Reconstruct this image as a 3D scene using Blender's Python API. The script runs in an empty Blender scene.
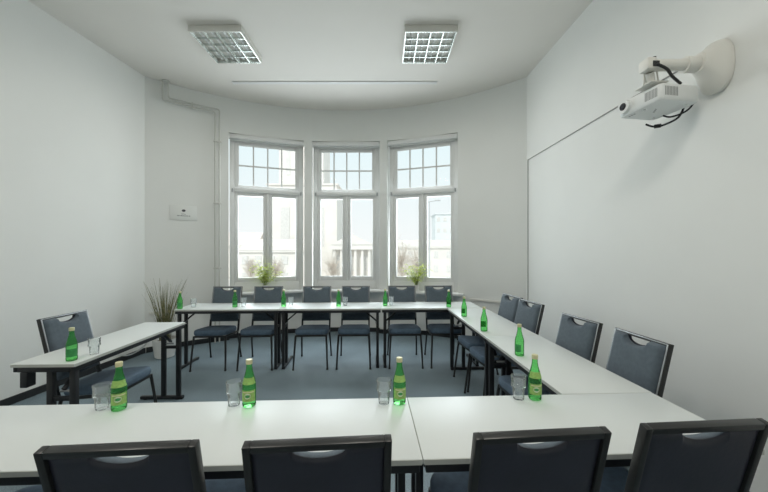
import bpy, bmesh, math, random
from mathutils import Vector, Matrix
random.seed(7)
C = bpy.context.scene.collection
R = math.radians
PI = math.pi

# ------------------------------------------------------------------ materials
def nodes(name):
    m = bpy.data.materials.new(name); m.use_nodes = True
    nt = m.node_tree
    return m, nt, nt.nodes['Principled BSDF']

def mat(name, col, rough=.5, metal=0., spec=.5, var=.06, vscale=6., bump=0., bscale=200., coat=0., sheen=0., emis=0.):
    """principled material with a procedural tone variation and an optional fine bump"""
    m, nt, b = nodes(name)
    L = nt.links
    tc = nt.nodes.new('ShaderNodeTexCoord')
    nz = nt.nodes.new('ShaderNodeTexNoise'); nz.inputs['Scale'].default_value = vscale; nz.inputs['Detail'].default_value = 4
    L.new(tc.outputs['Object'], nz.inputs['Vector'])
    rp = nt.nodes.new('ShaderNodeValToRGB')
    rp.color_ramp.elements[0].position = .3; rp.color_ramp.elements[1].position = .7
    rp.color_ramp.elements[0].color = tuple(c*(1-var) for c in col)+(1,)
    rp.color_ramp.elements[1].color = tuple(min(1, c*(1+var)) for c in col)+(1,)
    L.new(nz.outputs['Fac'], rp.inputs['Fac']); L.new(rp.outputs['Color'], b.inputs['Base Color'])
    b.inputs['Roughness'].default_value = rough; b.inputs['Metallic'].default_value = metal
    b.inputs['Specular IOR Level'].default_value = spec
    b.inputs['Coat Weight'].default_value = coat
    b.inputs['Sheen Weight'].default_value = sheen
    if emis:
        b.inputs['Emission Color'].default_value = tuple(col)+(1,); b.inputs['Emission Strength'].default_value = emis
    if bump:
        n2 = nt.nodes.new('ShaderNodeTexNoise'); n2.inputs['Scale'].default_value = bscale; n2.inputs['Detail'].default_value = 3
        L.new(tc.outputs['Object'], n2.inputs['Vector'])
        bp = nt.nodes.new('ShaderNodeBump'); bp.inputs['Strength'].default_value = bump; bp.inputs['Distance'].default_value = .004
        L.new(n2.outputs['Fac'], bp.inputs['Height']); L.new(bp.outputs['Normal'], b.inputs['Normal'])
    return m

def carpet_mat():
    m, nt, b = nodes('carpet'); L = nt.links
    tc = nt.nodes.new('ShaderNodeTexCoord')
    n1 = nt.nodes.new('ShaderNodeTexNoise'); n1.inputs['Scale'].default_value = 170; n1.inputs['Detail'].default_value = 2
    n2 = nt.nodes.new('ShaderNodeTexNoise'); n2.inputs['Scale'].default_value = 1.6; n2.inputs['Detail'].default_value = 5
    for n in (n1, n2): L.new(tc.outputs['Object'], n.inputs['Vector'])
    r1 = nt.nodes.new('ShaderNodeValToRGB')
    r1.color_ramp.elements[0].position = .35; r1.color_ramp.elements[1].position = .68
    r1.color_ramp.elements[0].color = (.105, .142, .164, 1); r1.color_ramp.elements[1].color = (.26, .345, .392, 1)
    r2 = nt.nodes.new('ShaderNodeValToRGB')
    r2.color_ramp.elements[0].position = .3; r2.color_ramp.elements[1].position = .7
    r2.color_ramp.elements[0].color = (.82, .82, .82, 1); r2.color_ramp.elements[1].color = (1.1, 1.1, 1.1, 1)
    mx = nt.nodes.new('ShaderNodeMix'); mx.data_type = 'RGBA'; mx.blend_type = 'MULTIPLY'; mx.inputs[0].default_value = 1
    L.new(n1.outputs['Fac'], r1.inputs['Fac']); L.new(n2.outputs['Fac'], r2.inputs['Fac'])
    L.new(r1.outputs['Color'], mx.inputs[6]); L.new(r2.outputs['Color'], mx.inputs[7]); L.new(mx.outputs[2], b.inputs['Base Color'])
    b.inputs['Roughness'].default_value = .6; b.inputs['Specular IOR Level'].default_value = .6
    bp = nt.nodes.new('ShaderNodeBump'); bp.inputs['Strength'].default_value = .5; bp.inputs['Distance'].default_value = .004
    L.new(n1.outputs['Fac'], bp.inputs['Height']); L.new(bp.outputs['Normal'], b.inputs['Normal'])
    return m

def glass_mat(name, col, dcol=None, diffuse=0.0, rough=.04, edge=.5):
    """clear or tinted glass: light passes straight through, edges and highlights reflect"""
    m, nt, b = nodes(name); L = nt.links
    out = nt.nodes['Material Output']
    tr = nt.nodes.new('ShaderNodeBsdfTransparent'); tr.inputs[0].default_value = tuple(col)+(1,)
    gl = nt.nodes.new('ShaderNodeBsdfGlossy'); gl.inputs['Roughness'].default_value = rough
    fr = nt.nodes.new('ShaderNodeLayerWeight'); fr.inputs['Blend'].default_value = edge
    mx = nt.nodes.new('ShaderNodeMixShader')
    L.new(fr.outputs['Fresnel'], mx.inputs['Fac']); L.new(tr.outputs[0], mx.inputs[1]); L.new(gl.outputs[0], mx.inputs[2])
    last = mx
    if diffuse:
        tl = nt.nodes.new('ShaderNodeBsdfTranslucent'); tl.inputs[0].default_value = tuple(dcol or col)+(1,)
        df = nt.nodes.new('ShaderNodeBsdfDiffuse'); df.inputs[0].default_value = tuple(dcol or col)+(1,)
        ad = nt.nodes.new('ShaderNodeMixShader'); ad.inputs[0].default_value = .5
        L.new(tl.outputs[0], ad.inputs[1]); L.new(df.outputs[0], ad.inputs[2])
        m2 = nt.nodes.new('ShaderNodeMixShader'); m2.inputs[0].default_value = diffuse
        L.new(mx.outputs[0], m2.inputs[1]); L.new(ad.outputs[0], m2.inputs[2]); last = m2
    nt.nodes.remove(b)
    L.new(last.outputs[0], out.inputs['Surface'])
    return m

def leaf_mat(name, c1, c2):
    m, nt, b = nodes(name); L = nt.links; out = nt.nodes['Material Output']
    tc = nt.nodes.new('ShaderNodeTexCoord'); nz = nt.nodes.new('ShaderNodeTexNoise'); nz.inputs['Scale'].default_value = 25
    L.new(tc.outputs['Object'], nz.inputs['Vector'])
    rp = nt.nodes.new('ShaderNodeValToRGB'); rp.color_ramp.elements[0].color = tuple(c1)+(1,); rp.color_ramp.elements[1].color = tuple(c2)+(1,)
    rp.color_ramp.elements[0].position = .35; rp.color_ramp.elements[1].position = .65
    L.new(nz.outputs['Fac'], rp.inputs['Fac']); L.new(rp.outputs['Color'], b.inputs['Base Color'])
    b.inputs['Roughness'].default_value = .5
    tl = nt.nodes.new('ShaderNodeBsdfTranslucent'); L.new(rp.outputs['Color'], tl.inputs[0])
    mx = nt.nodes.new('ShaderNodeMixShader'); mx.inputs[0].default_value = .6
    L.new(b.outputs[0], mx.inputs[1]); L.new(tl.outputs[0], mx.inputs[2]); L.new(mx.outputs[0], out.inputs['Surface'])
    return m

M = dict(
    wall=mat('wall_paint', (.785, .795, .77), .75, var=.012, vscale=2, bump=.05, bscale=120),
    ceil=mat('ceiling_paint', (.765, .74, .695), .85, var=.012, vscale=1.5),
    carpet=carpet_mat(),
    base=mat('baseboard_black', (.02, .022, .024), .45),
    white=mat('white_lacquer', (.76, .77, .76), .4, var=.015),
    pipe=mat('pipe_paint', (.60, .60, .56), .45, var=.02),
    cream=mat('cream_plastic', (.76, .75, .70), .4, var=.015),
    lam=mat('white_laminate', (.66, .695, .685), .38, spec=.4, var=.012, vscale=3),
    tedge=mat('table_edge', (.52, .53, .49), .45, var=.03),
    tblack=mat('black_steel', (.012, .013, .015), .38, spec=.5),
    cframe=mat('chair_steel', (.018, .019, .019), .36, spec=.5),
    ctrim=mat('silver_trim', (.34, .36, .37), .4, metal=.4, var=.04),
    fabric=mat('blue_grey_fabric', (.082, .108, .132), .82, var=.12, vscale=40, bump=.25, bscale=700, sheen=.08),
    seatf=mat('blue_seat_fabric', (.080, .125, .178), .8, var=.14, vscale=30, bump=.25, bscale=700, sheen=.06),
    shell=mat('black_vinyl', (.021, .022, .035), .42, spec=.5, var=.2, vscale=5, bump=.12, bscale=60),
    bglass=glass_mat('green_bottle_glass', (.46, .90, .47), dcol=(.25, .70, .30), diffuse=.11, edge=.16),
    label=mat('green_label', (.30, .50, .13), .55, var=.25, vscale=60),
    labeld=mat('dark_green_label', (.05, .32, .09), .5, var=.2, vscale=60),
    lwhite=mat('label_white', (.66, .72, .56), .5),
    cap=mat('pale_gold_cap', (.70, .66, .40), .35, metal=.3),
    capw=mat('white_cap', (.80, .80, .76), .4),
    glass=glass_mat('clear_glass', (.97, .98, .98), dcol=(.9, .93, .93), diffuse=.11, edge=.15),
    pane=glass_mat('window_glass', (.97, .985, .985), edge=.06, rough=.0),
    alu=mat('louvre_aluminium', (.70, .74, .72), .22, metal=.9, var=.08, vscale=9),
    tube=mat('lamp_tube', (.95, .97, .95), .4, emis=.0),
    dark=mat('dark_plastic', (.015, .015, .017), .4),
    grey=mat('grey_plastic', (.33, .34, .34), .5),
    projw=mat('projector_white', (.78, .80, .79), .4, var=.015),
    lens=mat('lens_glass', (.01, .012, .02), .05, spec=.8),
    cablew=mat('grey_cable', (.30, .30, .28), .5),
    cablewhite=mat('white_cable', (.78, .78, .75), .45),
    pot=mat('white_ceramic', (.78, .78, .75), .3, var=.02),
    soil=mat('soil', (.03, .025, .02), .9),
    grass=leaf_mat('dry_grass', (.10, .12, .045), (.34, .31, .18)),
    bamboo=leaf_mat('fresh_leaves', (.52, .62, .15), (.80, .84, .38)),
    stem=mat('green_stem', (.25, .33, .08), .5),
    acrylic=mat('sign_plate', (.77, .785, .76), .3, coat=0, var=.01),
    ink=mat('sign_ink', (.06, .06, .07), .5),
    plaster1=mat('hazed_plaster', (.80, .765, .725), .9, var=.05, vscale=.4),  # building, paving and tree colours lightened to carry outdoor haze and glare
    plaster2=mat('hazed_stone', (.82, .78, .74), .9, var=.06, vscale=.5),
    plaster3=mat('hazed_bluish_render', (.76, .79, .80), .9, var=.03, vscale=.4),
    bwin=mat('hazed_far_window', (.72, .70, .68), .4, var=.1),
    roof=mat('hazed_roof', (.76, .70, .66), .9, var=.05, vscale=1),
    ground=mat('hazed_paving', (.66, .65, .63), .9, var=.05, vscale=.6),
    twig=leaf_mat('hazed_bare_crown', (.80, .74, .69), (.88, .84, .79)),
    trunk=mat('hazed_bark', (.62, .56, .50), .9, var=.15),
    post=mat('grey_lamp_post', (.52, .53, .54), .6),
)

# ------------------------------------------------------------------ mesh helpers
class MB:
    def __init__(s): s.bm = bmesh.new()
    def add(s, verts, faces):
        vs = [s.bm.verts.new(v) for v in verts]
        for f in faces:
            try: s.bm.faces.new([vs[i] for i in f])
            except ValueError: pass
        return s
    def box(s, c, size, rot=None, bevel=0., seg=2):
        b = bmesh.new(); bmesh.ops.create_cube(b, size=1)
        bmesh.ops.scale(b, vec=size, verts=b.verts)
        if bevel: bmesh.ops.bevel(b, geom=list(b.edges), offset=bevel, segments=seg, profile=.5, affect='EDGES')
        if rot is not None: bmesh.ops.transform(b, matrix=rot.to_4x4(), verts=b.verts)
        bmesh.ops.translate(b, vec=c, verts=b.verts)
        s.merge(b); return s
    def merge(s, b):
        me = bpy.data.meshes.new('tmp'); b.to_mesh(me); b.free(); s.bm.from_mesh(me); bpy.data.meshes.remove(me)
    def tube(s, pts, r, seg=10, r1=None, cap=True):
        pts = [Vector(p) for p in pts]; n = len(pts); rings = []
        up = None
        for i, p in enumerate(pts):
            d = (pts[min(i+1, n-1)] - pts[max(i-1, 0)]).normalized()
            if up is None:
                up = Vector((0, 0, 1)) if abs(d.z) < .9 else Vector((1, 0, 0))
            a = d.cross(up).normalized(); up = a.cross(d).normalized()
            rr = r if r1 is None else r + (r1-r)*i/max(1, n-1)
            rings.append([s.bm.verts.new(p + rr*(math.cos(2*PI*k/seg)*a + math.sin(2*PI*k/seg)*up)) for k in range(seg)])
        for i in range(n-1):
            for k in range(seg):
                s.bm.faces.new((rings[i][k], rings[i][(k+1) % seg], rings[i+1][(k+1) % seg], rings[i+1][k]))
        if cap:
            s.bm.faces.new(rings[0][::-1]); s.bm.faces.new(rings[-1])
        return s
    def bar(s, p, q, w, d, side=(1, 0, 0), bevel=.003):
        """square-section bar from p to q, w wide along side, d deep across it"""
        p, q = Vector(p), Vector(q); ax = (q-p).normalized(); sd = Vector(side); sd = (sd - ax*sd.dot(ax)).normalized()
        n = ax.cross(sd)
        rot = Matrix((sd, n, ax)).transposed()
        return s.box((p+q)/2, (w, d, (q-p).length), rot, bevel)
    def lathe(s, prof, seg=24, c=(0, 0, 0), a0=0., a1=2*PI):
        c = Vector(c); full = abs(a1-a0-2*PI) < 1e-6; m = seg if full else seg+1; rings = []
        for r, z in prof:
            if r < 1e-6: rings.append([s.bm.verts.new(c+Vector((0, 0, z)))]*m)
            else: rings.append([s.bm.verts.new(c+Vector((r*math.cos(a0+(a1-a0)*k/seg), r*math.sin(a0+(a1-a0)*k/seg), z))) for k in range(m)])
        for i in range(len(rings)-1):
            for k in range(seg):
                k2 = (k+1) % m
                f = [rings[i][k], rings[i][k2], rings[i+1][k2], rings[i+1][k]]
                u = []
                for v in f:
                    if v not in u: u.append(v)
                if len(u) > 2:
                    try: s.bm.faces.new(u)
                    except ValueError: pass
        return s
    def prism(s, poly, z0, z1):
        n = len(poly)
        lo = [s.bm.verts.new((x, y, z0)) for x, y in poly]; hi = [s.bm.verts.new((x, y, z1)) for x, y in poly]
        s.bm.faces.new(lo[::-1]); s.bm.faces.new(hi)
        for i in range(n): s.bm.faces.new((lo[i], lo[(i+1) % n], hi[(i+1) % n], hi[i]))
        return s
    def build(s, name, m, parent=None, smooth=True, angle=40):
        bmesh.ops.recalc_face_normals(s.bm, faces=s.bm.faces)
        me = bpy.data.meshes.new(name); s.bm.to_mesh(me); s.bm.free()
        me.materials.append(M[m] if isinstance(m, str) else m)
        if smooth:
            me.shade_smooth(); me.set_sharp_from_angle(angle=R(angle))
        o = bpy.data.objects.new(name, me); C.objects.link(o)
        if parent is not None: o.parent = parent
        return o

def tag(o, label=None, cat=None, group=None, kind=None):
    if label: o['label'] = label
    if cat: o['category'] = cat
    if group: o['group'] = group
    if kind: o['kind'] = kind
    return o

def thing(name, label, cat, loc=(0, 0, 0), rz=0., group=None):
    o = bpy.data.objects.new(name, None); C.objects.link(o)
    o.location = loc; o.rotation_euler = (0, 0, rz); o.empty_display_size = .1
    return tag(o, label, cat, group)

def struct(o, label=None):
    o['kind'] = 'structure'
    if label: o['label'] = label
    return o

def dup(root, loc, rz, label, group=None):
    r = root.copy(); C.objects.link(r); r.location = loc; r.rotation_euler = (0, 0, rz); r['label'] = label
    if group: r['group'] = group
    for ch in list(root.children):
        c = ch.copy(); C.objects.link(c); c.parent = r
        for g in list(ch.children):
            d = g.copy(); C.objects.link(d); d.parent = c
    return r

# ------------------------------------------------------------------ the room
H = 4.02                                 # ceiling height
DZ = .02
CX, CY, RAD = -.69, 2.08, 3.89           # the window wall is an arc, bulging out to the street
def arc(x): return CY + math.sqrt(RAD**2 - (x-CX)**2)
def arcp(x, off=0.):
    """point on the curved wall at x, moved outwards by off"""
    v = Vector((x-CX, arc(x)-CY)).normalized(); return Vector((x, arc(x))) + v*off
def lin(a, b, n): return [a+(b-a)*i/n for i in range(n+1)]
XL, XR = -3.477, 2.08
LW = [(-4.06, -2.0), (XL, arc(XL))]
RW = [(XR, arc(XR)), (2.244, -2.0)]
WX = [(-2.58, -1.425), (-1.295, -.075), (.055, 1.22)]   # the three window openings
Z0, Z1 = .785, 3.45

outline = [LW[0], RW[1]] + [(x, arc(x)) for x in lin(XR, XL, 40)]
def grow(poly, d):
    c = Vector((-.8, 2.0)); return [tuple(Vector(p)+(Vector(p)-c).normalized()*d) for p in poly]
struct(MB().prism(grow(outline, .3), -.12, 0).build('floor', 'carpet', smooth=False), 'dark grey carpet floor')
struct(MB().prism(grow(outline, .45), H, H+.15).build('ceiling', 'ceil', smooth=False), 'plain white ceiling')

def wallslab(a, b, t):
    a, b = Vector(a), Vector(b); d = (b-a).normalized(); n = Vector((-d.y, d.x))*t
    return [tuple(a), tuple(b), tuple(b+n), tuple(a+n)]
struct(MB().prism(wallslab(LW[0], LW[1], .3), 0, H).build('wall_left', 'wall', smooth=False), 'plain white left wall')
struct(MB().prism(wallslab(RW[0], RW[1], .3), 0, H).build('wall_right', 'wall', smooth=False), 'plain white right wall')
struct(MB().prism(wallslab(RW[1], LW[0], .3), 0, H).build('wall_rear', 'wall', smooth=False), 'white wall behind the viewer')

wb = MB()
def arcblock(xs, z0, z1, i=0., o=.36):
    wb.prism([tuple(arcp(x, i)) for x in xs] + [tuple(arcp(x, o)) for x in reversed(xs)], z0, z1)
arcblock(lin(XL, WX[0][0], 14), 0, H)
arcblock(lin(WX[0][1], WX[1][0], 2), 0, H)
arcblock(lin(WX[1][1], WX[2][0], 2), 0, H)
arcblock(lin(WX[2][1], XR, 14), 0, H)
for a, b in WX:
    arcblock(lin(a, b, 8), Z1, H)
    arcblock(lin(a, b, 8), 0, Z0-.04, i=.10)       # shallow niche below the sill
struct(wb.build('wall_back', 'wall', smooth=True, angle=25), 'curved white window wall')

def skirting(pts, name, inward):
    b = MB(); t = .014
    for p, q in zip(pts, pts[1:]):
        p, q = Vector(p), Vector(q); d = (q-p).normalized(); n = Vector((d.y, -d.x))*t
        b.prism([tuple(p), tuple(q), tuple(q+n), tuple(p+n)], 0.001, .075)
    struct(b.build(name, 'base', smooth=False), 'black skirting strip')
skirting(LW, 'baseboard_left', 1)
pts = [tuple(arcp(x)) for x in lin(XL+.012, WX[0][0], 14)]
for i, (a, b) in enumerate(WX):
    pts += [tuple(arcp(x, .10)) for x in lin(a, b, 6)]
    e = WX[i+1][0] if i < 2 else XR-.012
    pts += [tuple(arcp(x)) for x in lin(b, e, 2 if i < 2 else 14)]
skirting(pts, 'baseboard_back', 1)
skirting(RW, 'baseboard_right', 1)

# ------------------------------------------------------------------ windows
def make_window(i, a, b):
    p, q = arcp(a), arcp(b); mid = (p+q)/2; d = q-p; W = d.length; ang = math.atan2(d.y, d.x)
    root = bpy.data.objects.new('window_%d' % i, None); C.objects.link(root)
    root.location = (mid.x, mid.y, DZ); root.rotation_euler = (0, 0, ang)
    struct(root, ['tall white window on the left of the bay', 'tall white window in the middle of the bay', 'tall white window on the right of the bay'][i-1])
    y0, y1 = .11, .18; yc = (y0+y1)/2
    zt = Z1-DZ-.005; zb = Z0-DZ+.002; hw = W/2-.004; F = .075
    f = MB()
    f.box((-hw+F/2, yc, (zb+zt)/2), (F, y1-y0, zt-zb), bevel=.006)
    f.box((hw-F/2, yc, (zb+zt)/2), (F, y1-y0, zt-zb), bevel=.006)
    f.box((0, yc, zt-.045), (2*hw-2*F, y1-y0, .09), bevel=.006)
    f.box((0, yc, zb+.075), (2*hw-2*F, y1-y0, .15), bevel=.006)
    f.build('frame', 'white', root)
    tr = MB().box((0, yc-.012, 2.50), (2*hw-2*F, y1-y0+.03, .07), bevel=.008).box((0, yc-.03, 2.535), (2*hw-2*F, .05, .018), bevel=.004)
    tr.build('transom', 'white', root)
    # upper fixed light: four by two panes
    iw = hw-F; s = .066
    u = MB(); z2, z3 = 2.535, zt-.09
    for sx in (-1, 1): u.box((sx*(iw-s/2), yc+.005, (z2+z3)/2), (s, .05, z3-z2), bevel=.005)
    u.box((0, yc+.005, z2+.025), (2*iw-2*s, .05, .05), bevel=.005); u.box((0, yc+.005, z3-.033), (2*iw-2*s, .05, .066), bevel=.005)
    gw = 2*(iw-s)
    for k in (-1, 0, 1): u.box((k*gw/4, yc+.005, (z2+z3)/2), (.024, .034, z3-z2-.06), bevel=.004)
    u.box((0, yc+.005, (z2+z3)/2-.008), (gw, .03, .024), bevel=.004)
    us = u.build('upper_sash', 'white', root)
    MB().box((0, yc+.008, (z2+z3)/2), (gw+.01, .005, z3-z2-.07)).build('pane', 'pane', us)
    # two casements
    z4, z5 = zb+.15, 2.465
    mw = .045
    MB().box((0, yc-.006, (z4+z5)/2), (mw, y1-y0+.012, z5-z4), bevel=.008).build('mullion', 'white', root)
    for sx in (-1, 1):
        x0, x1 = mw/2, iw; cw = x1-x0; cxm = sx*(x0+x1)/2
        c = MB(); s2 = .055
        c.box((cxm-(cw/2-s2/2), yc+.004, (z4+z5)/2), (s2, .05, z5-z4), bevel=.006)
        c.box((cxm+(cw/2-s2/2), yc+.004, (z4+z5)/2), (s2, .05, z5-z4), bevel=.006)
        c.box((cxm, yc+.004, z4+.04), (cw-2*s2, .05, .08), bevel=.006)
        c.box((cxm, yc+.004, z5-.03), (cw-2*s2, .05, .06), bevel=.006)
        cs = c.build('casement', 'white', root)
        MB().box((cxm, yc+.008, (z4+z5)/2), (cw-2*s2+.01, .005, z5-z4-.13)).build('pane', 'pane', cs)
    h = MB().box((.012, y0-.012, 1.62), (.03, .012, .11), bevel=.004).tube([(.012, y0-.015, 1.64), (.012, y0-.05, 1.64), (.012, y0-.052, 1.53)], .008)
    h.build('window_handle', 'white', root)
    for sx in (-1, 1):
        MB().box((sx*(iw+.03), y0-.02, 2.49), (.02, .03, .06), bevel=.004).tube([(sx*(iw+.03), y0-.035, 2.465), (sx*(iw+.03), y0-.035, 2.515)], .006).build('hinge_bracket', 'grey', root)
    # sill board
    sb = MB().box((0, .02, Z0-DZ-.02), (W+.20 if i != 2 else W+.08, .26, .04), bevel=.008).build('trim_%d' % i, 'white')
    sb.location = root.location; sb.rotation_euler = root.rotation_euler
    struct(sb, 'white window sill board')
    # roller blind cassette above
    rb = thing('roller_blind', ['white rolled-up blind cassette above the left window', 'white rolled-up blind cassette above the middle window', 'white rolled-up blind cassette above the right window'][i-1],
               'blind', (mid.x, mid.y, DZ), ang, 'blinds above the bay windows')
    MB().box((0, .052, 3.382), (W-.03, .085, .075), bevel=.012, seg=3).build('cassette', 'white', rb)
    for sx in (-1, 1): MB().box((sx*(W/2-.012), .052, 3.38), (.012, .095, .088), bevel=.004).build('end_cap', 'white', rb)
    MB().box((0, .075, 3.333), (W-.09, .014, .022), bevel=.004).build('bottom_rail', 'white', rb)
    # daylight entering through this window
    l = bpy.data.lights.new('window_daylight', 'AREA'); l.shape = 'RECTANGLE'; l.size = W-.3; l.size_y = 2.2
    l.energy = WINDOW_POWER; l.color = (.88, .95, 1.0)
    lo = bpy.data.objects.new('window_daylight', l); C.objects.link(lo)
    lo.matrix_world = Matrix.Translation((mid.x, mid.y, 0)) @ Matrix.Rotation(ang, 4, 'Z') @ Matrix.Translation((0, .27, 2.15)) @ Matrix.Rotation(R(-74), 4, 'X')
    return root
WINDOW_POWER = 37
for i, (a, b) in enumerate(WX): make_window(i+1, a, b)

# ------------------------------------------------------------------ ceiling
def luminaire(x, y, label, power):
    t = thing('ceiling_light', label, 'ceiling light', (x, y, H), 0, 'square louvre lights on the ceiling')
    w, d, h = .60, .64, .075
    b = MB()
    for sx in (-1, 1): b.box((sx*(w/2-.006), 0, -h/2), (.012, d, h), bevel=.003)
    for sy in (-1, 1): b.box((0, sy*(d/2-.006), -h/2), (w-.024, .012, h), bevel=.003)
    b.box((0, 0, -.005), (w-.024, d-.024, .01))
    b.build('housing', 'cream', t)
    for k in range(4):
        xx = (k-1.5)*.138
        MB().tube([(xx, -d/2+.03, -.032), (xx, d/2-.03, -.032)], .013).build('lamp_tube', 'tube', t)
    g = MB()
    for k in range(5):
        xx = (k-2)*(w-.03)/4
        # parabolic long blades: wide at the top and narrow at the bottom
        g.add([(xx-.017, -d/2+.014, -.052), (xx+.017, -d/2+.014, -.052), (xx+.004, -d/2+.014, -h+.002), (xx-.004, -d/2+.014, -h+.002),
               (xx-.017, d/2-.014, -.052), (xx+.017, d/2-.014, -.052), (xx+.004, d/2-.014, -h+.002), (xx-.004, d/2-.014, -h+.002)],
              [(0, 1, 2, 3), (7, 6, 5, 4), (0, 4, 5, 1), (1, 5, 6, 2), (2, 6, 7, 3), (3, 7, 4, 0)])
    for k in range(6):
        yy = (k-2.5)*(d-.03)/5
        g.box((0, yy, -h+.014), (w-.03, .006, .026))
    g.build('louvre_grid', 'alu', t, smooth=False)
    l = bpy.data.lights.new('added_fill_light', 'AREA'); l.shape = 'RECTANGLE'; l.size = .5; l.size_y = .55; l.energy = power; l.color = (1, .95, .87); l.spread = R(170)  # fill lamp added below the unlit tubes to brighten the room
    lo = bpy.data.objects.new('added_fill_light', l); C.objects.link(lo); lo.location = (x, y, H-h-.012)
luminaire(-1.90, 4.02, 'square white louvre light on the ceiling to the left, nearer the wall pipe', 9)
luminaire(.53, 4.02, 'square white louvre light on the ceiling to the right, nearer the projector', 9)
luminaire(-1.90, .7, 'added square louvre light for fill, unseen above and left of the viewer', 28)  # this fitting and the next are out of view, added for room fill
luminaire(.53, .7, 'added square louvre light for fill, unseen above and right of the viewer', 28)

t = thing('ceiling_rail', 'long thin white rail across the ceiling in front of the windows', 'rail', (-.74, 4.97, H))
MB().box((0, 0, -.007), (3.06, .07, .014), bevel=.004).build('rail_profile', 'white', t)
for sx in (-1, 1): MB().box((sx*1.532, 0, -.008), (.008, .074, .016), bevel=.002).build('end_cap', 'white', t)

# ------------------------------------------------------------------ wall services
def pipe_on_wall():
    xa, xb = -3.326, -2.757
    t = thing('heating_pipe', 'pair of thin pale pipes running down the wall left of the windows', 'pipe', (0, 0, 0))
    off = -.06; zz = 3.72
    P = lambda x, z: (*arcp(x, off), z)
    for d in (0, .055):
        a_, b_, zq = xa+d, xb+d, zz+d
        pts = [P(a_, H), P(a_, zq+.03), P(a_+.006, zq+.008), P(a_+.02, zq)]
        pts += [P(x, zq) for x in lin(a_+.1, b_-.08, 8)]
        pts += [P(b_-.02, zq), P(b_-.006, zq-.008), P(b_, zq-.03), P(b_, .0)]
        MB().tube(pts, .0115, 10).build('pipe_run', 'pipe', t)
    for x, z, ax in ((xa+.3, zz, 0), (xb, 3.25, 1), (xb, 2.25, 1), (xb, 1.2, 1)):
        p = Vector(P(x, z)); n = (Vector((*arcp(x, 0), z))-p).normalized(); tg = Vector((n.y, -n.x, 0))
        if tg.x < 0: tg = -tg
        b = MB()
        if ax: b.bar(p-tg*.022, p+tg*.092, .022, .030, side=(0, 0, 1))
        else: b.bar(p-Vector((0, 0, .022)), p+Vector((0, 0, .077)), .022, .030, side=tuple(tg))
        b.tube([p, p+n*.06], .006, 8)
        b.build('pipe_clip', 'pipe', t)
    MB().lathe([(.0, 0), (.05, 0), (.05, -.015), (.0, -.02)], 20, (*arcp(xa+.028, off), H)).build('ceiling_collar', 'pipe', t)
pipe_on_wall()

def duct(name, label, x0, x1, z, hgt):
    b = MB()
    xs = lin(x0, x1, 8)
    b.prism([tuple(arcp(x, -.002)) for x in xs] + [tuple(arcp(x, -.022)) for x in reversed(xs)], z-hgt/2, z+hgt/2)
    tag(b.build(name, 'cream', smooth=True, angle=25), label, 'cable duct')
duct('cable_duct', 'thin pale cable duct along the curved wall behind the far right table corner', 1.40, 2.03, .695, .03)
duct('cable_duct', 'thin pale cable duct in the left wall corner behind the grass plant', -3.44, -3.20, .57, .03)

# sign on the curved wall
p = arcp(-3.112); n = Vector((-3.112-CX, arc(-3.112)-CY)).normalized()
sg = thing('wall_sign', 'small white plaque with dark emblem and print, on the wall left of the pipe', 'sign', (p.x-n.x*.008, p.y-n.y*.008, 2.07), math.atan2(-n.x, n.y))
MB().box((0, 0, 0), (.36, .008, .225), bevel=.002).build('plate', 'acrylic', sg)
b = MB()
b.lathe([(0, 0), (.026, 0), (.026, .002), (0, .002)], 24)
bmesh.ops.scale(b.bm, vec=(1, .72, 1), verts=b.bm.verts)
bmesh.ops.rotate(b.bm, cent=(0, 0, 0), matrix=Matrix.Rotation(R(90), 3, 'X'), verts=b.bm.verts)
bmesh.ops.translate(b.bm, vec=(0, -.004, .035), verts=b.bm.verts)
b.build('emblem', 'ink', sg)
b = MB(); rr = random.Random(3)
x = -.03
while x < .03: b.box((x, -.0045, -.018), (.005, .001, .009)); x += .009
x = -.085
while x < .085:
    b.box((x, -.0045, -.046), (.006, .001, rr.choice((.012, .016, .012)))); x += .0095 if rr.random() > .14 else .017
b.build('print', 'ink', sg, smooth=False)

# ------------------------------------------------------------------ projector
def rw(y): return 2.08 + (4.81-y)*.0241     # x of the right wall at y
pm = thing('projector_mount', 'cream wall arm with oval plate holding the projector on the right wall', 'projector mount', (rw(2.12)-.002, 2.12, 2.675), R(1.4))
b = MB()
# wall plate: rounded slab tapering towards the arm
for k, (xo, sy, sz) in enumerate(((-.001, .105, .165), (-.022, .105, .165), (-.045, .094, .145), (-.085, .070, .092), (-.13, .056, .058))):
    ring = [b.bm.verts.new((xo, sy*math.copysign(abs(math.cos(a))**.8, math.cos(a)), sz*math.copysign(abs(math.sin(a))**.8, math.sin(a)) + (.01*k-.02 if k > 1 else -.01))) for a in [2*PI*j/28 for j in range(28)]]
    if k:
        for j in range(28): b.bm.faces.new((prev[j], prev[(j+1) % 28], ring[(j+1) % 28], ring[j]))
    else: b.bm.faces.new(ring[::-1])
    prev = ring
b.bm.faces.new(prev)
b.build('wall_plate', 'cream', pm)
MB().tube([(-.12, .015, .018), (-.20, .02, .018)], .05, 20).build('collar', 'cream', pm)
MB().tube([(-.19, .02, .018), (-.43, .035, .018)], .036, 20).build('arm', 'cream', pm)
b = MB().box((-.425, .04, .02), (.06, .085, .075), bevel=.01)
b.build('arm_end', 'cream', pm); MB().box((-.405, -.0035, .012), (.042, .005, .034)).build('arm_socket', 'dark', pm)
MB().tube([(-.385, .035, .05), (-.385, .035, .075)], .011, 12).build('clamp_knob', 'dark', pm)
b = MB().tube([(-.405, .05, -.02), (-.375, .075, -.075)], .026, 12).box((-.35, .10, -.082), (.12, .14, .008), bevel=.003)
for sx in (-1, 1): b.bar((-.39+sx*.04, .06, -.005), (-.36+sx*.05, .09, -.082), .012, .012)
b.build('swivel_joint', 'cream', pm)
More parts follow.
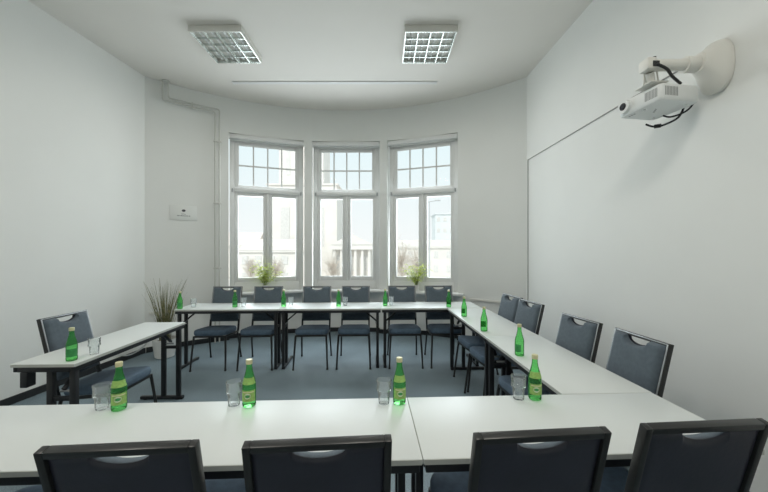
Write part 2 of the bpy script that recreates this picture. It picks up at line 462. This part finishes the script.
for sy in (-1, 1): MB().tube([(-.045, sy*.05, .075), (-.062, sy*.05, .075)], .008, 10).build('bolt', 'grey', pm)

pj = thing('projector', 'white projector hanging upside down from the right wall arm', 'projector', (1.898, 2.295, 2.464), R(9))
b = MB()
hx, hy = .150, .163
lay = [(0, .95), (.006, .98), (.02, 1.0), (.088, 1.0), (.104, .97), (.110, .90)]
def rrect(k, z, n=6, r=.03):
    ps = []
    for (sx, sy, a0) in ((1, 1, 0), (-1, 1, 90), (-1, -1, 180), (1, -1, 270)):
        for j in range(n+1):
            a = R(a0+90*j/n); ps.append((sx*(hx*k-r)+r*math.cos(a), sy*(hy*k-r)+r*math.sin(a), z))
    return ps
prev = None
for z, k in lay:
    ring = [b.bm.verts.new(v) for v in rrect(k, z)]
    if prev:
        m_ = len(ring)
        for j in range(m_): b.bm.faces.new((prev[j], prev[(j+1) % m_], ring[(j+1) % m_], ring[j]))
    else: b.bm.faces.new(ring[::-1])
    prev = ring
b.bm.faces.new(prev)
b.build('body', 'projw', pj)
MB().tube([(-.135, .098, .056), (-.174, .098, .056)], .050, 24, .046).build('lens_ring', 'projw', pj)
b = MB().tube([(-.165, .098, .056), (-.1755, .098, .056)], .026, 24); lb = b.build('lens_barrel', 'dark', pj)
MB().tube([(-.168, .098, .056), (-.177, .098, .056)], .019, 24).build('lens_glass', 'lens', lb)
def grille(c, along, w, h, name):
    b = MB()
    for k in range(9):
        o = (k-4)*w/9
        b.box((c[0]+along[0]*o, c[1]+along[1]*o, c[2]), (.003 if along[1] else w/18, w/18 if along[1] else .003, h))
    b.build(name, 'grey', pj, smooth=False)
grille((-.150, -.092, .056), (0, 1), .09, .058, 'front_grille')
grille((-.075, -.163, .056), (1, 0), .10, .058, 'side_grille')
b = MB()
for k in range(5): b.box((-.03+.009*k, -.02+.012*k, -.0005), (.016, .005, .001), Matrix.Rotation(R(15), 3, 'Z'))
b.build('logo', 'grey', pj, smooth=False)
b = MB()
for k in range(3): b.box((-.10, .075+.02*k, -.0005), (.012, .012, .001))
b.build('control_marks', 'grey', pj, smooth=False)
for px_, py_ in ((.10, -.11), (.10, .12), (-.10, .0)): MB().lathe([(0, -.008), (.012, -.008), (.012, .004), (0, .004)], 14, (px_, py_, 0)).build('foot', 'projw', pj)

def smooth_path(pts, n=8):
    pts = [Vector(p) for p in pts]; out = []
    for i in range(len(pts)-1):
        p0, p1, p2, p3 = pts[max(i-1, 0)], pts[i], pts[i+1], pts[min(i+2, len(pts)-1)]
        for k in range(n):
            t = k/n
            out.append(.5*((2*p1)+(-p0+p2)*t+(2*p0-5*p1+4*p2-p3)*t*t+(-p0+3*p1-3*p2+p3)*t**3))
    out.append(pts[-1]); return out
tag(MB().tube(smooth_path([(2.089, 2.295, 2.535), (2.115, 2.30, 2.50), (2.10, 2.33, 2.43), (2.07, 2.42, 2.41), (2.03, 2.46, 2.415), (1.99, 2.48, 2.44)]), .007, 8)
    .tube([(2.06, 2.425, 2.41), (2.035, 2.455, 2.413)], .014, 10).build('video_cable', 'dark'), 'black cable with a thick plug looping below the back of the projector', 'cable').location = (-.024, 0, 0)
tag(MB().tube(smooth_path([(2.098, 2.24, 2.53), (2.117, 2.235, 2.49), (2.098, 2.27, 2.448), (2.05, 2.33, 2.435), (2.01, 2.35, 2.452)]), .006, 8).build('power_cable', 'dark'),
    'shorter black cable curling beside the projector body toward the wall', 'cable').location = (-.024, 0, 0)
tag(MB().tube(smooth_path([(1.725, 2.088, 2.672), (1.79, 2.09, 2.643), (1.86, 2.13, 2.617), (1.95, 2.17, 2.590)]), .009, 8).build('arm_cable', 'dark'),
    'thick black cable draped from the mount arm end to the top of the projector', 'cable')
zc = 2.795; yc_ = 4.76
tag(MB().tube([(rw(2.25)-.006, 2.25, zc), (rw(yc_)-.006, yc_, zc), (rw(yc_)-.006, yc_, .076)], .006, 8).build('wall_cable', 'cablew'),
    'thin grey cable run along the right wall and straight down its far corner', 'cable')

# ------------------------------------------------------------------ tables
def make_table(label, L, D, loc, rz, bracket=False, inset=(.046, .046), inner=1):
    t = thing('seminar_table', label, 'table', (loc[0], loc[1], 0), rz, 'white seminar tables set in a horseshoe')
    top = MB().box((0, 0, .750), (L, D, .020), bevel=.003).build('tabletop', 'lam', t)
    e = MB()
    for sy in (-1, 1): e.box((0, sy*(D/2+.0002), .749), (L-.006, .003, .018))
    for sx in (-1, 1): e.box((sx*(L/2-.0005), 0, .749), (.002, D-.006, .018))
    e.build('edge_band', 'tedge', top)
    r = MB()
    for sy in (-1, 1): r.box((0, sy*(D/2-.022), .7225), (L-.02, .028, .035), bevel=.003)
    for sx in (-1, 1): r.box((sx*(L/2-.022), 0, .7225), (.03, D-.075, .035), bevel=.003)
    r.build('frame_rail', 'tblack', t)
    for sx in (-1, 1):
        x = sx*(L/2-(inset[0] if sx < 0 else inset[1])); g = MB()
        yp = inner*(D/2-.115)
        for sy in (-1, 1): g.box((x, yp+sy*.073, .372), (.032, .040, .68), bevel=.004)
        g.box((x, 0, .018), (.040, max(D-.05, .42), .03), bevel=.008)
        g.box((x, yp, .52), (.02, .15, .03), bevel=.003); g.box((x, 0, .712), (.036, D-.10, .016), bevel=.003)
        for sy in (-1, 1): g.box((x, sy*(D/2-.045), .0035), (.04, .03, .007))
        lg = g.build('leg', 'tblack', t)
        MB().bar((x-sx*.005, yp, .575), (x-sx*.17, yp, .715), .026, .018, side=(0, 1, 0)).box((x-sx*.17, yp, .722), (.05, .05, .012), bevel=.003).build('folding_brace', 'tblack', lg)
        MB().tube([(x-sx*.02, yp-.035, .56), (x-sx*.02, yp+.035, .56)], .008, 8).build('pivot_pin', 'grey', lg)
    if bracket:
        MB().box(bracket, (.06, .045, .10), bevel=.004).build('linking_bracket', 'tblack', t)
    return t

TH = .7606
# far row in front of the windows
a = R(2.1); u = Vector((math.cos(a), math.sin(a))); v = Vector((-math.sin(a), math.cos(a)))
o = Vector((-2.585, 4.056)); LF = 1.275
for k, lb in enumerate(('white table at the left end of the window row, nearest the grass plant', 'white table in the middle of the window row', 'white table at the right end of the window row, touching the right-hand tables')):
    c = o + u*(LF/2+k*(LF+.003)) + v*.25
    make_table(lb, LF, .50, c, a, inner=-1)
# right-hand column
a = R(2.5); w = Vector((-math.sin(a), math.cos(a))); s = Vector((math.cos(a), math.sin(a))); DR = .475
o = Vector((.911, 1.6865)); LR = 1.14; LR2 = 1.338
make_table('white table in the right-hand column, nearer half joined to the near row', LR, DR, o+w*(LR/2)+s*(DR/2), a+PI/2, inset=(.022, .046))
make_table('white table in the right-hand column, farther half reaching the window row', LR2, DR, o+w*(LR+LR2/2+.001)+s*(DR/2), a+PI/2)
# near row
a = R(2.6); u = Vector((math.cos(a), math.sin(a))); v = Vector((-math.sin(a), math.cos(a))); DN = .487
o = Vector((.1155, 1.646))
make_table('long white table in the foreground left of the seam, with three bottles', 2.02, DN, o-u*1.0115-v*(DN/2), a)
make_table('white table in the foreground right of the seam, with one bottle', 1.266, DN, o+u*.6345-v*(DN/2), a, inset=(.030, .046))
# left-hand table standing apart
make_table('white table standing apart along the left wall side with one chair', 1.24, .405, (-2.213, 2.742), R(91.4), bracket=(-.59, .12, .657), inner=-1)

# ------------------------------------------------------------------ chairs
BO = Vector((0, .205, .437)); BV = Vector((0, .234, .972)).normalized(); BN = Vector((0, -BV.z, BV.y)); BX = Vector((1, 0, 0))
def BP(u, v, w): return BO + BX*u + BV*v + BN*w
def panel(hw, v0, v1, sw, sd, w_back, w_front, dome, nx=28, nz=16, r=.015):
    """upholstered panel whose top edge has a half-moon scoop sw half-wide and sd deep"""
    b = MB()
    xs = sorted(set([round(-hw+2*hw*i/nx, 5) for i in range(nx+1)] + [round(sw*f, 5) for f in (-1, -.97, -.9, -.75, -.5, -.25, 0, .25, .5, .75, .9, .97, 1)]))
    def top(x): return v1 - (sd*math.sqrt(max(0, 1-(x/sw)**2)) if abs(x) < sw else 0)
    F, B = [], []
    for x in xs:
        t = top(x)
        colf, colb = [], []
        for j in range(nz+1):
            vk = v1 - 1.8*sd
            q = v0 + (vk-v0)*j/(nz-5) if j <= nz-5 else vk + (t-vk)*(j-nz+5)/5
            ex = min(1, (hw-abs(x))/.03); ez = min(1, min(q-v0, t-q)/.03)
            e = math.sqrt(max(0, 1-(1-ex)**2))*math.sqrt(max(0, 1-(1-ez)**2))
            edge = .35*(w_front-w_back)
            colf.append(b.bm.verts.new(BP(x, q, w_back+edge+(w_front-w_back-edge)*e + dome*e*(1-(x/hw)**2))))
            colb.append(b.bm.verts.new(BP(x, q, w_back)))
        F.append(colf); B.append(colb)
    n, m_ = len(xs), nz
    for i in range(n-1):
        for j in range(m_):
            b.bm.faces.new((F[i][j], F[i+1][j], F[i+1][j+1], F[i][j+1])); b.bm.faces.new((B[i][j], B[i][j+1], B[i+1][j+1], B[i+1][j]))
        b.bm.faces.new((F[i][0], B[i][0], B[i+1][0], F[i+1][0])); b.bm.faces.new((F[i][m_], F[i+1][m_], B[i+1][m_], B[i][m_]))
    for i in (0, n-1):
        for j in range(m_):
            b.bm.faces.new((F[i][j], F[i][j+1], B[i][j+1], B[i][j]))
    return b

def make_chair():
    t = thing('conference_chair', 'x', 'chair')
    # seat cushion: rounded, wider at the front
    b = MB(); rings = []
    prof = [(.0, .90), (.006, .975), (.02, 1.0), (.045, 1.0), (.062, .975), (.070, .92), (.074, .80), (.077, .5), (.078, .2)]
    def plan(k):
        ps = []; n = 40
        for j in range(n):
            a = 2*PI*j/n; cx = math.copysign(abs(math.cos(a))**.32, math.cos(a)); sy = math.copysign(abs(math.sin(a))**.32, math.sin(a))
            y = sy*.225; hw = .210 - .016*(y+.225)/.45
            ps.append((cx*hw*k, y*k - .035))
        return ps
    prev = None
    for z, k in prof:
        ring = [b.bm.verts.new((x, y, .408+z*1.02-.085*(y+.03))) for x, y in plan(k)]
        if prev:
            for j in range(40): b.bm.faces.new((prev[j], prev[(j+1) % 40], ring[(j+1) % 40], ring[j]))
        else: b.bm.faces.new(ring[::-1])
        prev = ring
    b.bm.faces.new(prev)
    b.build('seat', 'seatf', t)
    f = MB()
    f.bar((-.185, -.23, .412), (.185, -.23, .412), .022, .022, (0, 1, 0)); f.bar((-.18, .17, .378), (.18, .17, .378), .022, .022, (0, 1, 0))
    for sx in (-1, 1): f.bar((sx*.186, -.24, .412), (sx*.186, .20, .376), .022, .022)
    f.build('seat_frame', 'cframe', t)
    for sx in (-1, 1):
        MB().tube([(sx*.190, -.232, .42), (sx*.203, -.26, .20), (sx*.21, -.283, .012)], .013, 10, .0105).tube([(sx*.21, -.283, 0), (sx*.21, -.283, .02)], .0135, 10).build('leg', 'cframe', t)
        MB().tube([(sx*.186, .168, .39), (sx*.198, .215, .20), (sx*.205, .262, .012)], .013, 10, .0105).tube([(sx*.205, .262, 0), (sx*.205, .262, .02)], .0135, 10).build('leg', 'cframe', t)
    f = MB()
    for sx in (-1, 1):
        f.bar(BP(sx*.189, -.055, 0), BP(sx*.189, .556, 0), .021, .028, bevel=.003)
    f.bar(BP(-.179, .5455, 0), BP(.179, .5455, 0), .021, .028, (0, .234, .972), bevel=.003)
    f.bar(BP(-.179, .085, -.002), BP(.179, .085, -.002), .02, .02, (0, .234, .972), bevel=.003)
    bf = f.build('back_frame', 'cframe', t)
    f = MB()
    for sx in (-1, 1): f.bar(BP(sx*.190, .10, .0146), BP(sx*.190, .550, .0146), .009, .003, bevel=.0006)
    f.bar(BP(-.185, .5485, .0146), BP(.185, .5485, .0146), .007, .003, (0, .234, .972), bevel=.0006)
    tag(f.build('front_trim', 'ctrim', bf), 'thin silver strip around the front of the back frame')
    panel(.182, .072, .540, .088, .048, .006, .034, .010).build('backrest', 'fabric', t)
    tag(panel(.1785, .074, .535, .076, .034, .0, -.008, -.004).build('back_shell', 'shell', t), 'black smooth panel on the rear of the back')
    return t
chair0 = make_chair()
used = []
G = 'blue-grey conference chairs around the horseshoe'
def place_chair(x, y, deg, label):
    if not used:
        used.append(1); chair0.location = (x, y, 0); chair0.rotation_euler = (0, 0, R(deg)); chair0['label'] = label; chair0['group'] = G
    else: dup(chair0, (x, y, 0), R(deg), label, G)
far = [(-2.19, 3.8, 'leftmost'), (-1.62, 3.4, 'second from left'), (-.935, 3.4, 'third from left'), (-.392, 2.0, 'fourth from left'), (.268, 2.2, 'fifth from left'), (.80, 2.0, 'rightmost')]
for x, dg, wh in far:
    place_chair(x, 4.335+(x+2.585)*.0367, dg, '%s of the six dark chairs facing the viewer under the windows' % wh)
near = [(-1.335, 1.168, 4.5, 'leftmost foreground chair, only a corner of its blue seat showing at the lower left'),
        (-.726, 1.205, 4.5, 'leftmost of the four black chair backs in the foreground'), (-.205, 1.229, 4.7, 'second from left of the four foreground chairs seen from behind, left of the seam'),
        (.422, 1.270, 4.9, 'third from left of the four foreground chairs seen from behind, right of the seam'), (.937, 1.319, 4.2, 'rightmost of the four foreground chairs seen from behind, nearest the right wall')]
for x, y, dg, lb in near: place_chair(x, y, 180+dg, lb)
right = [(1.230, 1.985, 3, 'chair with grey upholstered back along the right wall, nearest the viewer'), (1.178, 2.482, 8, 'second nearest grey-backed chair along the right wall'),
         (1.155, 3.278, 8, 'third nearest grey-backed chair along the right wall'), (1.135, 3.722, 8, 'farthest grey-backed chair along the right wall, nearest the windows')]
for x, y, dg, lb in right: place_chair(x, y, -90+dg, lb)
place_chair(-2.247, 2.662, 90+.5, 'single blue-grey chair at the left table, back to the left wall')

# ------------------------------------------------------------------ bottles and tumblers
def oval(deg, z, da, dz_, r):
    b = MB(); n = 20; rim = [(r*math.cos(R(deg+da*math.cos(2*PI*k/n))), r*math.sin(R(deg+da*math.cos(2*PI*k/n))), z+dz_*math.sin(2*PI*k/n)) for k in range(n)]
    return b.add([(r*1.004*math.cos(R(deg)), r*1.004*math.sin(R(deg)), z)]+rim, [(0, 1+k, 1+(k+1) % n) for k in range(n)])
def make_bottle(lab, cap, neck=True):
    t = thing('water_bottle', 'x', 'bottle')
    prof = [(0, .004), (.022, 0), (.029, .003), (.0305, .010), (.0305, .098), (.0298, .108), (.0265, .124), (.0205, .146), (.0155, .166), (.0132, .182), (.0128, .198), (.0138, .199), (.0138, .205), (.0125, .206), (0, .206)]
    MB().lathe(prof, 24).build('glass_body', 'bglass', t)
    MB().lathe([(0, .2185), (.0135, .2185), (.0148, .216), (.0150, .205), (.0145, .198), (.0136, .198), (.0136, .206), (0, .206)], 20).build('cap', cap, t)
    a0, a1 = R(-90-66), R(-90+66)
    lo = MB().lathe([(.0308, .030), (.0311, .030), (.0311, .082), (.0308, .082)], 20, a0=a0, a1=a1).build('label', lab, t)
    if neck:
        oval(-94, .056, 27, .013, .0314).build('label_oval', 'lwhite', lo); oval(-94, .056, 17, .007, .0317).build('label_crest', 'labeld', lo)
        MB().lathe([(.0312, .0715), (.0314, .0715), (.0314, .0765), (.0312, .0765)], 12, a0=R(-90-50), a1=R(-90+50)).build('label_band', 'cap', lo)
        MB().lathe([(.0296, .1085), (.0302, .1085), (.0232, .138), (.0226, .138)], 18, a0=R(-90-75), a1=R(-90+75)).build('neck_label', lab, t)
    return t
bot1 = make_bottle('label', 'cap'); bot2 = make_bottle('labeld', 'cap', False)
bused = {}
def place_bottle(proto, x, y, deg, label, group):
    if proto.name not in bused:
        bused[proto.name] = 1; proto.location = (x, y, TH); proto.rotation_euler = (0, 0, R(deg)); proto['label'] = label; proto['group'] = group
    else: dup(proto, (x, y, TH), R(deg), label, group)
GB = 'green water bottles on the tables'
for x, y, dg, lb in ((-1.222, 1.522, 34, 'green bottle on the near table standing right of the leftmost tumbler'), (-.636, 1.557, 12, 'green bottle on the near table behind the second chair'),
                     (.074, 1.585, 10, 'green bottle on the near table just left of the seam'), (.745, 1.63, -6, 'green bottle on the near table by the inner right corner')):
    place_bottle(bot1, x, y, dg, lb, GB)
for x, y, dg, lb in ((-2.077, 2.195, 40, 'green bottle alone on the left table'), (.944, 2.30, -70, 'nearest green bottle on the right-hand column of tables'),
                     (.908, 2.995, -160, 'second nearest green bottle on the right-hand column of tables'), (.885, 3.645, -150, 'third nearest green bottle on the right-hand column of tables'),
                     (.835, 4.255, 160, 'green bottle at the far right corner where window row meets right column'),
                     (-2.545, 4.115, -10, 'green bottle at the left end of the window row, in front of the grass plant'), (-1.915, 4.24, 10, 'green bottle in front of the leftmost window-row chair'),
                     (-1.308, 4.30, -8, 'green bottle right of the second window-row chair, above a table joint'), (-.593, 4.31, 0, 'green bottle between the third and fourth window-row chairs'),
                     (.016, 4.35, 5, 'green bottle left of the fifth window-row chair')):
    place_bottle(bot2, x, y, dg, lb, GB)

def make_tumbler():
    t = tag(MB().lathe([(0, 0), (.0245, 0), (.0258, .003), (.0290, .056), (.0345, .059), (.0362, .063), (.0362, .067), (.0345, .071), (.0350, .104), (.0365, .107), (.0365, .110), (.0350, .112), (.0325, .109), (.0318, .070), (.0305, .063), (.0262, .058), (.0235, .012), (0, .010)], 28)
            .build('tumbler', 'glass'), 'x', 'glass')
    return t
tum = make_tumbler(); tn = []
def place_tumbler(x, y, label):
    if not tn: o = tum; tn.append(1)
    else: o = tum.copy(); C.objects.link(o)
    o.location = (x, y, TH+.0003); o['label'] = label; o['group'] = 'clear stepped tumblers beside the bottles'
for x, y, lb in ((-1.305, 1.528, 'clear stepped tumbler on the near table, leftmost one'), (-.711, 1.565, 'clear stepped tumbler on the near table left of the second bottle'),
                 (.0, 1.585, 'clear stepped tumbler on the near table just left of the seam bottle'), (.665, 1.632, 'clear stepped tumbler on the near table by the inner right corner'),
                 (-2.045, 2.33, 'clear tumbler on the left table right of its bottle'),
                 (-2.44, 4.23, 'clear tumbler at the left end of the window row'), (-1.83, 4.30, 'clear tumbler in front of the leftmost window-row chair'),
                 (-1.225, 4.34, 'clear tumbler left of the third window-row chair'), (-.515, 4.38, 'clear tumbler in front of the fourth window-row chair'),
                 (.095, 4.41, 'clear tumbler in front of the fifth window-row chair')):
    place_tumbler(x, y, lb)

# ------------------------------------------------------------------ plants
gp = thing('potted_grass', 'tall spiky grass plant in a white pot standing in the left corner', 'plant', (-3.07, 4.62, 0))
MB().lathe([(0, 0), (.10, 0), (.118, .01), (.15, .24), (.155, .26), (.143, .26), (.135, .21), (0, .21)], 32).build('pot', 'pot', gp)
MB().lathe([(0, .222), (.136, .214)], 24).build('soil', 'soil', gp)
b = MB(); rr = random.Random(11)
for i in range(110):
    a = rr.uniform(0, 2*PI); r0 = rr.uniform(0, .07); ln = rr.uniform(.5, .95); out = rr.uniform(.02, .34)*(ln/.9); wd = rr.uniform(.0025, .005)
    base = Vector((r0*math.cos(a), r0*math.sin(a), .21)); dr = Vector((math.cos(a), math.sin(a), 0)); sd = Vector((-math.sin(a), math.cos(a), 0))
    droop = rr.uniform(-.02, .07); pv = None
    for k in range(7):
        s_ = k/6; p_ = base + dr*out*s_**1.5 + Vector((0, 0, 1))*(ln*s_ - droop*s_**4); ww = wd*(1-s_**3)+.0005
        cur = (b.bm.verts.new(p_-sd*ww), b.bm.verts.new(p_+sd*ww+dr*.001))
        if pv: b.bm.faces.new((pv[0], pv[1], cur[1], cur[0]))
        pv = cur
b.build('foliage', 'grass', gp)

def window_plant(loc, label, seed, n, spread, hgt):
    t = thing('potted_bamboo', label, 'plant', loc, 0, 'leafy plants on the window sill')
    MB().lathe([(0, 0), (.035, 0), (.04, .004), (.05, .10), (.052, .115), (.046, .115), (.043, .09), (0, .088)], 24).build('pot', 'pot', t)
    rr = random.Random(seed); sb = MB(); lf = MB()
    for i in range(n):
        a = rr.uniform(0, 2*PI); out = spread*rr.uniform(.25, 1.1); ln = hgt*rr.uniform(.65, 1)*(1-.3*(out/spread)**2)
        base = Vector((rr.uniform(-.02, .02), rr.uniform(-.02, .02), .088)); dr = Vector((math.cos(a), .55*math.sin(a), 0))
        P = [base + dr*out*(k/6)**1.4 + Vector((0, 0, ln*(k/6))) for k in range(7)]
        sb.tube(P, .003, 5, .0012)
        for k in range(2, 7):
            for q in range(4):
                la = rr.uniform(0, 2*PI); d = (Vector((math.cos(la), math.sin(la), rr.uniform(-.3, .6)))).normalized()
                l_ = rr.uniform(.05, .095); sd = d.cross(Vector((0, 0, 1))).normalized()*l_*.13; p0 = P[k]
                mid = p0+d*l_*.45; tip = p0+d*l_+Vector((0, 0, -.012))
                lf.add([p0, mid-sd, tip, mid+sd], [(0, 1, 2, 3)])
    sb.build('stem', 'stem', t); lf.build('foliage', 'bamboo', t)
window_plant((-2.03, 5.625, Z0), 'pale green leafy plant in a white pot on the left window sill', 5, 24, .30, .47)
window_plant((.555, 5.66, Z0), 'pale green leafy plant in a white pot on the right window sill', 9, 22, .29, .42)

tag(MB().tube(smooth_path([(-2.30, 2.78, .70), (-2.29, 2.80, .62), (-2.26, 2.92, .565), (-2.22, 3.05, .60), (-2.22, 3.12, .66), (-2.24, 3.10, .70)]), .006, 8).build('hanging_cable', 'cablewhite'),
    'white cable hanging in a loop under the left table', 'cable')

# ------------------------------------------------------------------ outside, bleached by haze and glare put into its colours
GZ = -3.2
og = MB().box((0, 75, GZ-.1), (260, 135, .2)).build('street_ground', 'ground', smooth=False); tag(og, 'pale paved street and square outside the windows', 'ground', kind='structure')

def building(name, label, x, y, w, d, h, mtl, wins=None, roofm='roof', pitched=0.):
    t = thing(name, label, 'building', (x, y, GZ))
    MB().box((0, 0, h/2), (w, d, h)).build('wall', mtl, t, smooth=False)
    MB().box((0, 0, h+.12), (w+.5, d+.5, .24)).build('cornice', mtl, t, smooth=False)
    if pitched:
        MB().add([(-w/2-.3, -d/2-.3, h+.24), (w/2+.3, -d/2-.3, h+.24), (w/2+.3, d/2+.3, h+.24), (-w/2-.3, d/2+.3, h+.24), (-w/2+.5, 0, h+pitched), (w/2-.5, 0, h+pitched)],
                 [(0, 1, 5, 4), (2, 3, 4, 5), (1, 2, 5), (3, 0, 4), (3, 2, 1, 0)]).build('roof', roofm, t, smooth=False)
    if wins:
        nx, nz, ww, wh = wins
        for i in range(nx):
            for j in range(nz):
                f = MB().box((-w/2+w*(i+.5)/nx, -d/2-.03, h*(j+.55)/nz), (ww, .1, wh)).build('window', 'bwin', t, smooth=False)
    return t
# church tower behind the left and middle windows
ct = building('church_tower', 'tall pale church tower seen through the left and middle windows', -13.6, 60, 11.5, 10, 15.5, 'plaster2', (2, 1, 1.5, 6.5))
MB().box((-.6, 0, 21), (7.6, 7, 11)).build('belfry', 'plaster2', ct, smooth=False)
for k in range(3): MB().box((-2.8+2.2*k, -3.52, 20), (.7, .1, 5)).build('belfry_opening', 'bwin', ct, smooth=False)
MB().add([(-4.6, -3.7, 26.5), (3.4, -3.7, 26.5), (3.4, 3.7, 26.5), (-4.6, 3.7, 26.5), (-.6, 0, 36)], [(0, 1, 4), (1, 2, 4), (2, 3, 4), (3, 0, 4), (3, 2, 1, 0)]).build('spire', 'roof', ct, smooth=False)
building('town_house', 'low pale town house with pitched roof seen through the left window', -27.2, 58, 13, 9, 5.2, 'plaster1', (6, 2, .9, 1.3), pitched=2.6)
building('town_house', 'wide pale house in front of the church tower', -14.5, 46, 8.5, 7, 4.4, 'plaster1', (5, 2, .8, 1.1), pitched=1.8)
# colonnaded hall in the middle window
hl = building('columned_hall', 'pale columned hall with a gable seen through the middle window', -4.4, 50, 5.6, 8, 5.2, 'plaster1', (3, 1, .7, 2.2))
for k in range(6): MB().tube([(-2.4+.96*k, -4.7, 0), (-2.4+.96*k, -4.7, 4.7)], .24, 14, .20).build('column', 'plaster1', hl)
MB().add([(-3, -5.1, 5.4), (3, -5.1, 5.4), (0, -5.1, 6.9), (-3, 4, 5.4), (3, 4, 5.4), (0, 4, 6.9)], [(0, 1, 2), (4, 3, 5), (0, 2, 5, 3), (1, 4, 5, 2), (0, 3, 4, 1)]).build('gable', 'plaster1', hl, smooth=False)
MB().box((0, -4.6, 5.05), (6.1, 1.1, .6)).build('entablature', 'plaster1', hl, smooth=False)
building('town_house', 'low pale building far off behind the right window trees', 8, 62, 18, 8, 5.0, 'plaster1', (8, 2, .8, 1.2), pitched=1.6)
building('office_block', 'pale bluish tall block seen through the right window', 14.6, 82, 4.6, 6, 13.2, 'plaster3', (3, 5, .8, 1.0))

def tree(x, y, h, r, seed, label):
    t = thing('bare_tree', label, 'tree', (x, y, GZ)); rr = random.Random(seed)
    tr = MB().tube([(0, 0, 0), (.05, 0, h*.4), (.0, .05, h*.62)], .14, 8, .07)
    cr = MB()
    for i in range(70):
        a = rr.uniform(0, 2*PI); e = rr.uniform(.15, 1.4); z0 = h*rr.uniform(.3, .62); L_ = r*rr.uniform(.5, 1.15)
        d = Vector((math.cos(a)*math.cos(e), math.sin(a)*math.cos(e), math.sin(e))); p0 = Vector((0, 0, z0))
        p1 = p0+d*L_*.5+Vector((0, 0, .1)); p2 = p0+d*L_+Vector((rr.uniform(-.2, .2), rr.uniform(-.2, .2), .3))
        cr.tube([p0, p1, p2], .035, 5, .012)
        for q in range(6):
            s_ = rr.uniform(.3, 1); pp = p0.lerp(p2, s_); dd = Vector((rr.uniform(-1, 1), rr.uniform(-1, 1), rr.uniform(-.2, 1))).normalized()*rr.uniform(.3, .7)
            cr.tube([pp, pp+dd], .012, 4, .006)
    tr.build('trunk', 'trunk', t); cr.build('crown', 'twig', t)
tree(1.6, 30, 6.0, 1.7, 1, 'bare reddish tree seen through the left half of the right window')
tree(3.3, 34, 5.6, 1.6, 2, 'bare tree to the right of another in the right window, beyond the lamp post')
tree(-5.6, 36, 4.6, 1.4, 3, 'small bare tree before the columned hall in the middle window')
tree(-11.2, 34, 4.4, 1.4, 4, 'small bare tree seen through the right half of the left window')
tree(-14.5, 36, 4.2, 1.3, 6, 'small bare tree seen through the left half of the left window')

lp = thing('street_lamp', 'slim grey street lamp seen through the right half of the right window', 'street lamp', (2.75, 20, GZ))
MB().tube([(0, 0, 0), (0, 0, 7.65)], .06, 10, .035).build('post', 'post', lp)
MB().tube([(-.12, 0, 7.6), (.55, 0, 7.72)], .03, 8).build('arm', 'post', lp)
MB().box((.5, 0, 7.70), (.35, .14, .07), bevel=.02).build('lamp_head', 'post', lp)
fn = thing('street_fence', 'low pale railing along the street outside the right window', 'fence', (3.0, 24, GZ))
for k in range(9): MB().bar((-3.2+.8*k, 0, 0), (-3.2+.8*k, 0, 1.1), .05, .05).build('fence_post', 'post', fn)
for z in (.5, 1.05): MB().bar((-3.25, 0, z), (3.25, 0, z), .04, .04, (0, 0, 1)).build('rail', 'post', fn)

# ------------------------------------------------------------------ sky, sun, camera
wd = bpy.data.worlds.new('sky'); bpy.context.scene.world = wd; wd.use_nodes = True
nt = wd.node_tree; bg = nt.nodes['Background']
tc = nt.nodes.new('ShaderNodeTexCoord'); sp = nt.nodes.new('ShaderNodeSeparateXYZ'); rp = nt.nodes.new('ShaderNodeValToRGB')
nt.links.new(tc.outputs['Generated'], sp.inputs[0]); nt.links.new(sp.outputs['Z'], rp.inputs['Fac']); nt.links.new(rp.outputs['Color'], bg.inputs['Color'])
rp.color_ramp.elements[0].position = .0; rp.color_ramp.elements[0].color = (.90, .90, .895, 1)
rp.color_ramp.elements[1].position = .35; rp.color_ramp.elements[1].color = (.74, .87, .90, 1)
bg.inputs['Strength'].default_value = 1.12
sl = bpy.data.lights.new('sun', 'SUN'); sl.energy = 2.3; sl.angle = R(3); sl.color = (1, .97, .92)
so = bpy.data.objects.new('sun', sl); C.objects.link(so); so.rotation_euler = (R(48), 0, R(-25)); so.location = (0, -5, 20)

cam = bpy.data.cameras.new('camera'); co = bpy.data.objects.new('camera', cam); C.objects.link(co)
co.location = (0, 0, 1.495); co.rotation_euler = (R(90), 0, 0); cam.shift_y = 4/768
cam.sensor_width = 36; cam.lens = 330/768*36; cam.clip_start = .05; cam.clip_end = 500
sc = bpy.context.scene; sc.camera = co
sc.view_settings.view_transform = 'Standard'; sc.view_settings.look = 'None'; sc.view_settings.gamma = 1; sc.view_settings.use_curve_mapping = False
sc.view_settings.exposure = 0
sc.cycles.max_bounces = 10; sc.cycles.diffuse_bounces = 5; sc.cycles.transparent_max_bounces = 24
sc.cycles.use_denoising = True
